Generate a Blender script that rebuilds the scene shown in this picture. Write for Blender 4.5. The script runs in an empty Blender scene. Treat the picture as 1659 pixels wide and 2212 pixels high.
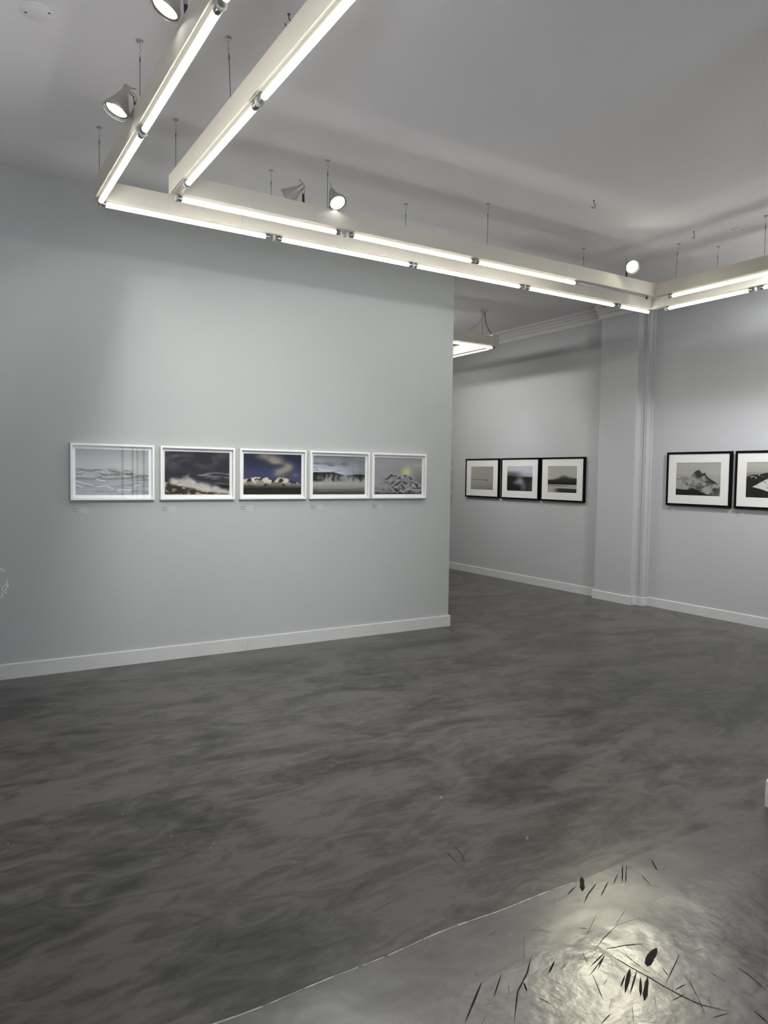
import bpy, bmesh, math, random
import numpy as np
from mathutils import Vector, Matrix
random.seed(4)
C = bpy.context.scene.collection
PI = math.pi

# ------------------------------------------------------------------ materials
def mat(name, col, rough=0.5, metal=0.0, var=0.04, nscale=8.0, bump=0.0, bscale=60.0, spec=0.5, emit=None, estr=0.0):
    m = bpy.data.materials.new(name); m.use_nodes = True
    nt = m.node_tree; N = nt.nodes; L = nt.links
    b = N['Principled BSDF']
    b.inputs['Roughness'].default_value = rough
    b.inputs['Metallic'].default_value = metal
    b.inputs['Specular IOR Level'].default_value = spec
    tc = N.new('ShaderNodeTexCoord')
    no = N.new('ShaderNodeTexNoise'); no.inputs['Scale'].default_value = nscale; no.inputs['Detail'].default_value = 4
    L.new(tc.outputs['Object'], no.inputs['Vector'])
    cr = N.new('ShaderNodeValToRGB')
    cr.color_ramp.elements[0].position = .3; cr.color_ramp.elements[1].position = .7
    cr.color_ramp.elements[0].color = tuple(max(0, c * (1 - var)) for c in col) + (1,)
    cr.color_ramp.elements[1].color = tuple(min(1, c * (1 + var)) for c in col) + (1,)
    L.new(no.outputs['Fac'], cr.inputs['Fac']); L.new(cr.outputs['Color'], b.inputs['Base Color'])
    if bump:
        n2 = N.new('ShaderNodeTexNoise'); n2.inputs['Scale'].default_value = bscale; n2.inputs['Detail'].default_value = 3
        L.new(tc.outputs['Object'], n2.inputs['Vector'])
        bp = N.new('ShaderNodeBump'); bp.inputs['Strength'].default_value = bump; bp.inputs['Distance'].default_value = .004
        L.new(n2.outputs['Fac'], bp.inputs['Height']); L.new(bp.outputs['Normal'], b.inputs['Normal'])
    if emit:
        b.inputs['Emission Color'].default_value = tuple(emit) + (1,)
        b.inputs['Emission Strength'].default_value = estr
    return m

M = {}
M['wall'] = mat('grey_wall_paint', (.452, .470, .466), .62, var=.012, nscale=1.3, bump=.25, bscale=45, spec=.3)
M['wall_r'] = mat('grey_wall_paint_east', (.464, .469, .478), .62, var=.012, nscale=1.3, bump=.25, bscale=45, spec=.3)
M['ceil'] = mat('ceiling_paint', (.78, .763, .776), .85, var=.02, nscale=1.1, bump=.2, bscale=25, spec=.15)
M['base'] = mat('skirting_paint', (.60, .61, .605), .42, var=.03, nscale=5, bump=.15, bscale=20)
M['cornice'] = mat('cornice_plaster', (.60, .585, .585), .7, var=.02)
M['housing'] = mat('cream_enamel', (.68, .65, .57), .55, var=.02, nscale=4)
M['silver'] = mat('brushed_aluminium', (.42, .42, .44), .3, metal=.9, var=.08, nscale=40)
M['socket'] = mat('socket_plastic', (.50, .50, .48), .4)
M['tube'] = mat('lit_fluorescent_tube', (.9, .9, .9), .3, emit=(1.0, .985, .95), estr=20.3)
M['tube_cool'] = mat('lit_cool_tube', (.9, .9, .9), .3, emit=(.93, .92, 1.0), estr=22)
M['tube_back'] = mat('dim_tube_back', (.85, .85, .83), .4, emit=(1, .96, .86), estr=.4)
M['tube_off'] = mat('unlit_tube_glass', (.82, .82, .80), .25)
M['lampface'] = mat('lit_lamp_lens', (.9, .9, .9), .3, emit=(1, 1, .97), estr=7)
M['lamphot'] = mat('lit_lamp_lens_bright', (.9, .9, .9), .3, emit=(1, .95, .7), estr=38)
M['lampshell'] = mat('champagne_lamp_shell', (.42, .40, .37), .38, metal=.35, var=.1, nscale=14)
M['darklens'] = mat('dark_lens_ring', (.07, .07, .075), .4)
M['stem'] = mat('black_stem', (.012, .01, .016), .45)
M['wire'] = mat('steel_wire', (.11, .11, .12), .45, metal=.4)
M['cable'] = mat('white_cable', (.6, .6, .62), .5)
M['fwhite'] = mat('white_frame_lacquer', (.90, .90, .895), .35, var=.01)
M['matwhite'] = mat('white_mat_board', (.88, .885, .88), .8, var=.008)
M['fblack'] = mat('black_frame_wood', (.004, .004, .0045), .6, var=.1, spec=.06)
M['matcream'] = mat('ivory_mat_board', (.84, .83, .79), .85, var=.01)
M['ink'] = mat('grey_lettering', (.07, .07, .075), .7)
M['inkl'] = mat('small_grey_print', (.16, .16, .16), .7)
M['label'] = mat('label_film', (.50, .515, .51), .35, var=.02, nscale=60)
M['chalk'] = mat('white_paint_pen', (.86, .86, .82), .6)
M['scratch'] = mat('dark_scuff', (.028, .026, .025), .8, var=.3, nscale=60, spec=.1)
M['scratchl'] = mat('pale_scratch', (.13, .127, .12), .6, var=.3, nscale=60)
M['seam'] = mat('worn_joint_filler', (.46, .45, .42), .6, var=.5, nscale=25)
M['speck'] = mat('white_dust', (.6, .6, .58), .8)
M['screw'] = mat('dark_screw', (.03, .03, .03), .5)
M['skyglow'] = mat('pale_street_render', (.55, .55, .54), .9)

def floor_mat(name, r0, r1, spec, lo, hi, wob=1.0):
    m = bpy.data.materials.new(name); m.use_nodes = True
    nt = m.node_tree; N = nt.nodes; L = nt.links; b = N['Principled BSDF']
    b.inputs['Specular IOR Level'].default_value = spec
    g = N.new('ShaderNodeTexCoord')
    mp = N.new('ShaderNodeMapping'); mp.inputs['Scale'].default_value = (.75, 1.7, 1); mp.inputs['Rotation'].default_value = (0, 0, .18)
    L.new(g.outputs['Object'], mp.inputs['Vector'])
    n1 = N.new('ShaderNodeTexNoise'); n1.inputs['Scale'].default_value = 1.5; n1.inputs['Detail'].default_value = 9; n1.inputs['Roughness'].default_value = .62; n1.inputs['Distortion'].default_value = 1.1
    n2 = N.new('ShaderNodeTexNoise'); n2.inputs['Scale'].default_value = 5.5; n2.inputs['Detail'].default_value = 8; n2.inputs['Roughness'].default_value = .66; n2.inputs['Distortion'].default_value = 1.6
    n3 = N.new('ShaderNodeTexNoise'); n3.inputs['Scale'].default_value = .5; n3.inputs['Detail'].default_value = 3
    for n in (n1, n2): L.new(mp.outputs['Vector'], n.inputs['Vector'])
    L.new(g.outputs['Object'], n3.inputs['Vector'])
    a = N.new('ShaderNodeMath'); a.operation = 'MULTIPLY_ADD'; a.inputs[1].default_value = .8
    L.new(n2.outputs['Fac'], a.inputs[0]); L.new(n1.outputs['Fac'], a.inputs[2])
    cr = N.new('ShaderNodeValToRGB')
    cr.color_ramp.elements[0].position = .70; cr.color_ramp.elements[0].color = tuple(lo) + (1,)
    cr.color_ramp.elements[1].position = 1.0; cr.color_ramp.elements[1].color = tuple(hi) + (1,)
    e = cr.color_ramp.elements.new(.87); e.color = tuple((x + y) / 2 for x, y in zip(lo, hi)) + (1,)
    L.new(a.outputs[0], cr.inputs['Fac'])
    # hue drift between warm and greenish grey
    mx = N.new('ShaderNodeMixRGB'); mx.blend_type = 'MULTIPLY'; mx.inputs['Fac'].default_value = 1
    c2 = N.new('ShaderNodeValToRGB'); c2.color_ramp.elements[0].position = .35; c2.color_ramp.elements[1].position = .65
    c2.color_ramp.elements[0].color = (1.0, .97, .95, 1); c2.color_ramp.elements[1].color = (.96, .98, .96, 1)
    L.new(n3.outputs['Fac'], c2.inputs['Fac']); L.new(cr.outputs['Color'], mx.inputs['Color1']); L.new(c2.outputs['Color'], mx.inputs['Color2'])
    L.new(mx.outputs['Color'], b.inputs['Base Color'])
    # roughness
    mr = N.new('ShaderNodeMapRange'); mr.inputs['From Min'].default_value = .35; mr.inputs['From Max'].default_value = .65
    mr.inputs['To Min'].default_value = r0; mr.inputs['To Max'].default_value = r1
    L.new(n1.outputs['Fac'], mr.inputs['Value']); L.new(mr.outputs['Result'], b.inputs['Roughness'])
    n4 = N.new('ShaderNodeTexNoise'); n4.inputs['Scale'].default_value = 3.2; n4.inputs['Detail'].default_value = 5
    L.new(g.outputs['Object'], n4.inputs['Vector'])
    bp = N.new('ShaderNodeBump'); bp.inputs['Strength'].default_value = .35; bp.inputs['Distance'].default_value = .006 * wob
    L.new(n4.outputs['Fac'], bp.inputs['Height']); L.new(bp.outputs['Normal'], b.inputs['Normal'])
    return m
M['floor_far'] = floor_mat('polished_concrete', .28, .33, .46, (.022, .0207, .0196), (.105, .097, .093))
M['floor_sill'] = floor_mat('worn_threshold_concrete', .28, .31, .95, (.030, .0285, .027), (.070, .066, .063), 3)
M['floor_near'] = floor_mat('glossy_scuffed_concrete', .28, .31, 1.05, (.015, .0145, .014), (.095, .089, .086), 6)

def glass_mat():
    m = bpy.data.materials.new('picture_glass'); m.use_nodes = True
    N = m.node_tree.nodes; L = m.node_tree.links
    for n in list(N): N.remove(n)
    o = N.new('ShaderNodeOutputMaterial'); t = N.new('ShaderNodeBsdfTransparent'); g = N.new('ShaderNodeBsdfGlossy'); g.inputs['Roughness'].default_value = .012
    f = N.new('ShaderNodeLayerWeight'); f.inputs['Blend'].default_value = .5
    p = N.new('ShaderNodeMath'); p.operation = 'POWER'; p.inputs[1].default_value = 4
    k = N.new('ShaderNodeMath'); k.operation = 'MULTIPLY_ADD'; k.inputs[1].default_value = .85; k.inputs[2].default_value = .045
    L.new(f.outputs['Facing'], p.inputs[0])
    x = N.new('ShaderNodeMixShader')
    L.new(p.outputs[0], k.inputs[0]); L.new(k.outputs[0], x.inputs[0]); L.new(t.outputs[0], x.inputs[1]); L.new(g.outputs[0], x.inputs[2]); L.new(x.outputs[0], o.inputs[0])
    return m
M['glass'] = glass_mat()
def print_mat():
    m = bpy.data.materials.new('photographic_print'); m.use_nodes = True
    N = m.node_tree.nodes; b = N['Principled BSDF']; b.inputs['Roughness'].default_value = .6; b.inputs['Specular IOR Level'].default_value = .2
    a = N.new('ShaderNodeVertexColor'); a.layer_name = 'print'
    m.node_tree.links.new(a.outputs['Color'], b.inputs['Base Color'])
    return m
M['print'] = print_mat()

# ------------------------------------------------------------------ mesh helpers
class MB:
    def __init__(s): s.v = []; s.f = []; s.mi = []; s.sm = []
    def add(s, vs, fs, mi=0, smooth=False):
        o = len(s.v); s.v += [tuple(v) for v in vs]; s.f += [tuple(i + o for i in f) for f in fs]
        s.mi += [mi] * len(fs); s.sm += [smooth] * len(fs); return s
    def box(s, a, b, mi=0):
        x0, y0, z0 = a; x1, y1, z1 = b
        v = [(x0, y0, z0), (x1, y0, z0), (x1, y1, z0), (x0, y1, z0), (x0, y0, z1), (x1, y0, z1), (x1, y1, z1), (x0, y1, z1)]
        return s.add(v, [(0, 3, 2, 1), (4, 5, 6, 7), (0, 1, 5, 4), (1, 2, 6, 5), (2, 3, 7, 6), (3, 0, 4, 7)], mi)
    def tube(s, pts, r, n=8, mi=0, caps=True):
        pts = [Vector(p) for p in pts]; R = r if isinstance(r, (list, tuple)) else [r] * len(pts)
        vs = []; ref = None
        for i, p in enumerate(pts):
            d = (pts[min(i + 1, len(pts) - 1)] - pts[max(i - 1, 0)]).normalized()
            if ref is None: ref = Vector((0, 0, 1)) if abs(d.z) < .9 else Vector((1, 0, 0))
            u = d.cross(ref).normalized(); w = d.cross(u).normalized(); ref = -w if False else ref
            for k in range(n):
                a = 2 * PI * k / n; vs.append(p + (u * math.cos(a) + w * math.sin(a)) * R[i])
        fs = []
        for i in range(len(pts) - 1):
            for k in range(n):
                fs.append((i * n + k, i * n + (k + 1) % n, (i + 1) * n + (k + 1) % n, (i + 1) * n + k))
        s.add(vs, fs, mi, True)
        if caps:
            o = len(vs)
            s.add(vs[:n], [tuple(range(n))], mi); s.add(vs[-n:], [tuple(range(n))[::-1]], mi)
        return s
    def lathe(s, prof, org, axis, n=28, mi=0):
        d = Vector(axis).normalized(); u = d.orthogonal().normalized(); w = d.cross(u); o = Vector(org); vs = []
        for r, t in prof:
            for k in range(n):
                a = 2 * PI * k / n; vs.append(o + d * t + (u * math.cos(a) + w * math.sin(a)) * max(r, 1e-5))
        fs = [(i * n + k, i * n + (k + 1) % n, (i + 1) * n + (k + 1) % n, (i + 1) * n + k) for i in range(len(prof) - 1) for k in range(n)]
        return s.add(vs, fs, mi, True)
    def prism(s, poly, axis, a, b, mi=0):
        """extrude a 2-D outline along x ('x': outline (y,z)) or y ('y': outline (x,z)) or z"""
        f = {'x': lambda p, t: (t, p[0], p[1]), 'y': lambda p, t: (p[0], t, p[1]), 'z': lambda p, t: (p[0], p[1], t)}[axis]
        n = len(poly); vs = [f(p, a) for p in poly] + [f(p, b) for p in poly]
        fs = [(i, (i + 1) % n, n + (i + 1) % n, n + i) for i in range(n)] + [tuple(range(n))[::-1], tuple(range(n, 2 * n))]
        return s.add(vs, fs, mi)
    def obj(s, name, mats, parent=None, origin=(0, 0, 0), bevel=0, fix=True):
        me = bpy.data.meshes.new(name)
        o = Vector(origin)
        me.from_pydata([tuple(Vector(v) - o) for v in s.v], [], s.f)
        for m in (mats if isinstance(mats, (list, tuple)) else [mats]): me.materials.append(m)
        for p, mi, sm in zip(me.polygons, s.mi, s.sm): p.material_index = mi; p.use_smooth = sm
        if fix:
            bm = bmesh.new(); bm.from_mesh(me); bmesh.ops.recalc_face_normals(bm, faces=bm.faces[:]); bm.to_mesh(me); bm.free()
        me.update()
        ob = bpy.data.objects.new(name, me); C.objects.link(ob)
        if parent is not None:
            ob.parent = parent; ob.location = o - Vector(parent['org'])
        else: ob.location = o
        ob['org'] = tuple(o)
        if bevel:
            b = ob.modifiers.new('bevel', 'BEVEL'); b.width = bevel; b.segments = 2; b.limit_method = 'ANGLE'; b.angle_limit = math.radians(40)
        return ob

def tag(o, label=None, cat=None, group=None, kind=None):
    if label: o['label'] = label
    if cat: o['category'] = cat
    if group: o['group'] = group
    if kind: o['kind'] = kind
    return o
def empty(name, loc, label, cat, group=None):
    o = bpy.data.objects.new(name, None); C.objects.link(o); o.location = loc; o['org'] = tuple(loc); o.empty_display_size = .05
    return tag(o, label, cat, group)
def struct(mb, name, m, label, cat, bevel=0):
    return tag(mb.obj(name, m, bevel=bevel), label, cat, kind='structure')

# ------------------------------------------------------------------ room
ZC = 3.85; YW = 6.16; XR = 7.63; XB = 7.55
SCR = [('d',0.0025,[(1.905,1.625),(1.991,1.6),(2.049,1.574)]),('d',0.003,[(1.9,1.611),(1.912,1.511),(1.924,1.451),(1.928,1.409),(1.943,1.34),(1.958,1.295),(2.01,1.229)]),('d',0.002,[(1.947,1.573),(1.942,1.53),(1.943,1.501)]),('d',0.0025,[(1.898,1.612),(1.799,1.587)]),('d',0.0025,[(1.887,1.601),(1.768,1.559)]),('d',0.0025,[(1.884,1.603),(1.808,1.564)]),('d',0.0166,[(2.179,1.979),(2.104,1.906)]),('d',0.0035,[(2.106,1.944),(2.038,1.919)]),('d',0.0035,[(2.241,1.9),(2.142,1.848)]),('d',0.0035,[(2.193,1.917),(2.106,1.88),(2.049,1.847)]),('d',0.003,[(2.329,1.924),(2.242,1.876)]),('d',0.0043,[(2.393,1.957),(2.287,1.868)]),('d',0.0037,[(2.408,1.949),(2.294,1.858)]),('d',0.0044,[(2.536,1.927),(2.482,1.854)]),('d',0.003,[(2.399,1.864),(2.371,1.801)]),('d',0.0235,[(2.066,1.536),(2.005,1.515),(1.962,1.493)]),('d',0.0116,[(1.905,1.514),(1.8,1.447)]),('d',0.0043,[(1.912,1.494),(1.811,1.436)]),('d',0.0038,[(1.862,1.499),(1.807,1.47)]),('d',0.0133,[(1.92,1.457),(1.823,1.393)]),('d',0.0057,[(1.9,1.469),(1.829,1.411)]),('d',0.0016,[(2.155,1.741),(2.038,1.692)]),('d',0.0016,[(2.186,1.676),(2.054,1.693),(1.946,1.665),(1.873,1.635)]),('d',0.0016,[(2.041,1.777),(1.901,1.701)]),('d',0.002,[(2.116,1.48),(1.941,1.406)]),('d',0.0024,[(1.999,1.463),(1.983,1.428)]),('d',0.0023,[(1.947,1.375),(1.995,1.374)]),('d',0.0018,[(1.895,1.35),(1.957,1.347)]),('d',0.0019,[(2.113,1.376),(2.122,1.314)]),('d',0.0024,[(2.217,1.339),(2.209,1.279),(2.191,1.22)]),('d',0.0036,[(2.076,1.197),(2.065,1.146)]),('d',0.0014,[(2.029,1.417),(2.02,1.375),(1.974,1.311),(1.927,1.254)]),('d',0.0018,[(1.94,1.243),(2.005,1.228)]),('d',0.0022,[(1.693,1.409),(1.636,1.396)]),('d',0.0029,[(1.718,1.666),(1.658,1.632)]),('d',0.0023,[(1.557,1.643),(1.539,1.606)]),('d',0.0026,[(1.92,1.752),(1.943,1.731)]),('d',0.0018,[(1.552,1.571),(1.565,1.527)]),('d',0.0013,[(1.776,1.399),(1.718,1.346)]),('l',0.0024,[(1.777,1.557),(1.718,1.462)]),('l',0.002,[(1.831,1.652),(1.802,1.6)]),('d',0.0045,[(1.447,1.713),(1.361,1.651),(1.292,1.602)]),('d',0.0034,[(1.526,1.71),(1.434,1.64)]),('d',0.0035,[(1.674,1.729),(1.602,1.672),(1.513,1.62),(1.416,1.528)]),('d',0.0027,[(1.717,1.667),(1.659,1.635)]),('d',0.003,[(1.559,1.641),(1.54,1.607)]),('d',0.0012,[(1.72,1.817),(1.618,1.708)]),('d',0.0024,[(1.822,2.41),(1.807,2.303)]),('d',0.0024,[(1.882,2.436),(1.868,2.364),(1.833,2.295)]),('l',0.0019,[(2.024,2.474),(2.037,2.319),(2.057,2.26),(2.048,2.182),(2.049,2.084),(2.05,2.031)]),('l',0.0039,[(2.56,2.246),(2.434,2.193)]),('l',0.0019,[(2.55,2.097),(2.418,1.967)]),('l',0.0055,[(2.001,2.042),(1.928,1.996)]),('l',0.0018,[(2.412,2.156),(2.27,2.079)]),('l',0.0017,[(2.093,2.094),(2.11,2.048)]),('l',0.0125,[(2.22,2.338),(2.192,2.312)]),('w',0.0042,[(2.104,2.844),(2.123,2.847)])]
SPK = [(0.564,5.804),(0.742,4.644),(1.102,3.983),(0.908,4.034),(0.308,4.714),(1.454,4.075),(1.303,3.577),(0.714,3.447),(0.235,3.405),(0.875,3.026),(0.993,2.971),(0.853,3.126),(0.969,2.94),(2.197,1.928),(2.275,1.856)]
fl = MB()
X0, X1, Y0, Y1 = -2.2, 8.0, -3.2, 11.8
def seam_y(x): return 1.973 + .006 * math.sin(x * 5.1) + .004 * math.sin(x * 13 + 1)
xs = [X0 + (X1 - X0) * i / 120 for i in range(121)]
for i in range(120):
    a, b = xs[i], xs[i + 1]; sa, sb = seam_y(a), seam_y(b)
    fl.add([(a, sa, 0), (b, sb, 0), (b, Y1, 0), (a, Y1, 0)], [(0, 1, 2, 3)], 0)
    fl.add([(a, 1.72, 0), (b, 1.72, 0), (b, sb, 0), (a, sa, 0)], [(0, 1, 2, 3)], 1)
    fl.add([(a, Y0, 0), (b, Y0, 0), (b, 1.72, 0), (a, 1.72, 0)], [(0, 1, 2, 3)], 2)
# joint filler, broken here and there
x = X0
while x < 2.12:
    ln = random.uniform(.04, .13); w = random.uniform(.003, .0075)
    a, b = x, x + ln
    fl.add([(a, seam_y(a) - w / 2, .0005), (b, seam_y(b) - w / 2, .0005), (b, seam_y(b) + w / 2, .0005), (a, seam_y(a) + w / 2, .0005)], [(0, 1, 2, 3)], 5)
    x = b + random.choice([0, 0, .004, .015])
def stroke(pts, w, mi, z=.0006):
    P = [Vector((p[0], p[1])) for p in pts]
    n = len(P)
    Q = []
    for i in range(n - 1):
        for t in range(4): Q.append(P[i].lerp(P[i + 1], t / 4))
    Q.append(P[-1]); m = len(Q); vs = []
    for i, q in enumerate(Q):
        d = (Q[min(i + 1, m - 1)] - Q[max(i - 1, 0)]).normalized(); nr = Vector((-d.y, d.x))
        t = i / (m - 1); ww = w * .5 * (min(1, 4.5 * t + .15) * min(1, 4.5 * (1 - t) + .15)) * random.uniform(.75, 1.1)
        vs += [(q.x + nr.x * ww, q.y + nr.y * ww, z), (q.x - nr.x * ww, q.y - nr.y * ww, z)]
    fl.add(vs, [(2 * i, 2 * i + 1, 2 * i + 3, 2 * i + 2) for i in range(m - 1)], mi)
for k, w, pts in SCR: stroke(pts, w * (1.35 if w < .01 else 1.1), {'d': 3, 'l': 4, 'w': 6}[k])
for i in range(150):       # fine scuffs around the threshold
    x = random.uniform(1.2, 3.1); y = random.uniform(1.1, 2.35); a = random.gauss(.75, .9); l = random.uniform(.015, .075)
    stroke([(x, y), (x + l * math.cos(a), y + l * math.sin(a))], random.uniform(.0007, .0016), 3 if y < 1.95 else 4, .0004)
for i in range(60):
    x = random.uniform(.3, 6.5); y = random.uniform(2.4, 5.9); a = random.gauss(.5, .9); l = random.uniform(.03, .14)
    stroke([(x, y), (x + l * math.cos(a), y + l * math.sin(a))], random.uniform(.0008, .0016), 4, .0004)
for x, y in SPK:
    r = .0045; fl.add([(x - r, y, .0007), (x, y - r * .6, .0007), (x + r, y, .0007), (x, y + r * .5, .0007)], [(0, 1, 2, 3)], 6)
flo = fl.obj('floor', [M['floor_far'], M['floor_sill'], M['floor_near'], M['scratch'], M['scratchl'], M['seam'], M['speck']], fix=False)
tag(flo, 'dark grey mottled polished concrete floor with scuffs and a pale joint line', 'floor', kind='structure')

struct(MB().box((X0, Y0, ZC), (X1, Y1, ZC + .1)), 'ceiling', M['ceil'], 'pale grey painted ceiling over the whole gallery', 'ceiling')
struct(MB().box((X0, YW, 0), (4.624, YW + .16, ZC)), 'wall_left', M['wall'], 'grey partition wall carrying the five white framed photographs', 'wall')
# right wall: main stretch, pier box and back room stretch
struct(MB().box((XR, Y0, 0), (XR + .2, 6.05, ZC)), 'wall_right', M['wall_r'], 'grey wall on the right carrying the two large black framed photographs', 'wall')
struct(MB().box((XB, 6.65, 0), (XB + .28, Y1, ZC)), 'wall_back_right', M['wall_r'], 'grey back room wall carrying three black framed photographs', 'wall')
pier = [(7.45, 6.10), (7.83, 6.10), (7.83, 6.70), (7.45, 6.70)]
struct(MB().prism(pier, 'z', 0, ZC), 'wall_pier', M['wall_r'], 'shallow grey pier between the right wall and the back room wall', 'wall', bevel=.004)
chase = MB().box((7.535, 6.005, 0), (7.83, 6.10, ZC))
chase.box((7.527, 6.03, .12), (7.535, 6.037, ZC)); chase.box((7.60, 5.985, 0.12), (7.63, 6.005, ZC))
struct(chase, 'trim_1', M['wall_r'], 'narrow vertical pipe casing in the corner beside the pier', 'trim')
struct(MB().box((X0, Y1 - .1, 0), (XB, Y1, ZC)), 'wall_back', M['wall_r'], 'grey end wall of the back room', 'wall')
struct(MB().box((3.0, YW + .16, 0), (3.15, Y1 - .1, ZC)), 'wall_back_left', M['wall_r'], 'grey side wall of the back room', 'wall')
struct(MB().box((X0 - .15, Y0, 0), (X0, Y1, ZC)), 'wall_side', M['wall'], 'grey side wall at the far left', 'wall')
# near wall stub with header (doorway the camera looks through)
struct(MB().box((3.462, 1.742, 0), (XR, 1.948, ZC)), 'wall_near', M['wall'], 'grey wall end at the right edge of the photo', 'wall')
struct(MB().box((X0, 1.742, 0), (-1.2, 1.948, ZC)), 'wall_near_left', M['wall'], 'grey wall on the near left of the opening', 'wall')
# front wall with a big shop window
fw = MB()
fw.box((X0, Y0 - .2, 0), (.6, Y0, ZC)); fw.box((4.0, Y0 - .2, 0), (XR, Y0, ZC)); fw.box((.6, Y0 - .2, 0), (4.0, Y0, .35)); fw.box((.6, Y0 - .2, 3.0), (4.0, Y0, ZC))
struct(fw, 'wall_front', M['wall'], 'front wall behind the photographer with a shop window', 'wall')
wn = MB()
for x, t in ((.6, .05), (1.55, .05), (3.23, .03), (3.43, .03), (3.53, .02), (3.65, .04), (3.96, .04)): wn.box((x, Y0 - .12, .35), (x + t, Y0 - .06, 3.0))
for z in (.35, 2.95): wn.box((.6, Y0 - .12, z), (4.0, Y0 - .06, z + .05))
w1 = struct(wn, 'window_1', M['stem'], 'shop window with dark slim mullions', 'window')
MB().box((.62, Y0 - .092, .37), (3.98, Y0 - .088, 2.97)).obj('pane', M['glass'], w1)
pl = bpy.data.lights.new('daylight_portal', 'AREA'); pl.shape = 'RECTANGLE'; pl.size = 3.4; pl.size_y = 2.65; pl.cycles.is_portal = True
po_ = bpy.data.objects.new('daylight_portal', pl); C.objects.link(po_); po_.location = (2.3, Y0 - .21, 1.68); po_.rotation_euler = (PI / 2, 0, 0)
# skirtings
def skirt_prof(h, t): return [(0, 0), (t, 0), (t, h - .006), (t - .005, h), (0, h)]
def skirting(name, pts_fn, a, b, axis, label, h=.117, t=.018):
    struct(MB().prism([pts_fn(o, z) for o, z in skirt_prof(h, t)], axis, a, b), name, M['base'], label, 'baseboard')
s = MB().prism([(YW - o, z) for o, z in skirt_prof(.117, .018)], 'x', X0, 2.36)
s.prism([(YW - o, z) for o, z in skirt_prof(.116, .018)], 'x', 2.3615, 4.642)
s.prism([(4.624 + o, z) for o, z in skirt_prof(.117, .018)], 'y', YW - .005, YW + .16)
struct(s, 'baseboard_left', M['base'], 'light grey baseboard along the foot of the left partition wall', 'baseboard')
s = MB().prism([(XR - o, z) for o, z in skirt_prof(.112, .018)], 'y', 1.95, 6.005)
struct(s, 'baseboard_right', M['base'], 'light grey baseboard under the two large black frames', 'baseboard')
s = MB().prism([(XB - o, z) for o, z in skirt_prof(.112, .018)], 'y', 6.70, Y1 - .1)
struct(s, 'baseboard_back_right', M['base'], 'light grey baseboard along the back room wall', 'baseboard')
s = MB().prism([(7.45 - o, z) for o, z in skirt_prof(.112, .018)], 'y', 6.082, 6.72)
s.prism([(6.10 - o, z) for o, z in skirt_prof(.112, .018)], 'x', 7.445, 7.535)
s.prism([(7.535 - o, z) for o, z in skirt_prof(.108, .014)], 'y', 5.99, 6.085)
s.prism([(6.005 - o, z) for o, z in skirt_prof(.108, .014)], 'x', 7.535, 7.63)
struct(s, 'baseboard_pier', M['base'], 'light grey baseboard wrapping the pier and pipe casing', 'baseboard')
s = MB().prism([(3.462 - o, z) for o, z in [(0, 0), (.022, 0), (.024, .07), (.02, .127), (.012, .135), (0, .135)]], 'y', 1.72, 1.97)
s.prism([(1.948 + o, z) for o, z in [(0, 0), (.022, 0), (.022, .125), (.012, .135), (0, .135)]], 'x', 3.45, XR)
struct(s, 'baseboard_near', M['fwhite'], 'white rounded baseboard end at the right edge of the photo', 'baseboard')

# cornice in back room and round the pier
def corn(w0): return [(w0, 3.675), (w0 - .012, 3.675), (w0 - .014, 3.735), (w0 - .034, 3.742), (w0 - .036, 3.768), (w0 - .058, 3.785), (w0 - .062, 3.806), (w0 - .088, 3.82), (w0 - .09, ZC), (w0, ZC)]
s = MB().prism(corn(XB), 'y', 6.72, Y1 - .1)
s.prism(corn(7.45), 'y', 6.10, 6.73 + .02)
struct(s, 'trim_2', M['cornice'], 'stepped pale plaster cornice along the back room ceiling and over the pier', 'cornice')

# ------------------------------------------------------------------ artwork painting
def _h(ix, iy, s): 
    n = (ix * 374761393 + iy * 668265263 + s * 974634777) & 0xffffffff
    n = ((n ^ (n >> 13)) * 1274126177) & 0xffffffff
    return ((n ^ (n >> 16)) & 0xffff) / 65535.0
def noise(x, y, s=0):
    x = np.asarray(x, float); y = np.asarray(y, float)
    ix = np.floor(x).astype(np.int64); iy = np.floor(y).astype(np.int64); fx = x - ix; fy = y - iy
    fx = fx * fx * (3 - 2 * fx); fy = fy * fy * (3 - 2 * fy)
    a = _h(ix, iy, s); b = _h(ix + 1, iy, s); c = _h(ix, iy + 1, s); d = _h(ix + 1, iy + 1, s)
    return (a * (1 - fx) + b * fx) * (1 - fy) + (c * (1 - fx) + d * fx) * fy
def fbm(x, y, s=0, o=5):
    r = 0; a = .5; t = 0
    for i in range(o): r = r + a * noise(x * 2 ** i, y * 2 ** i, s + i * 7); t += a; a *= .55
    return r / t
def ss(a, b, x): t = np.clip((x - a) / (b - a), 0, 1); return t * t * (3 - 2 * t)
def mix(a, b, t):
    a = np.asarray(a, float); b = np.asarray(b, float); t = np.asarray(t)[..., None]
    return a * (1 - t) + b * t
def G(v, c=(1, 1, 1)): return np.asarray(v)[..., None] * np.asarray(c, float)
def lin(u, pts): return np.interp(u, [p[0] for p in pts], [p[1] for p in pts])
def blob(u, v, cu, cv, ru, rv): return np.exp(-(((u - cu) / ru) ** 2 + ((v - cv) / rv) ** 2))
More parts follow.
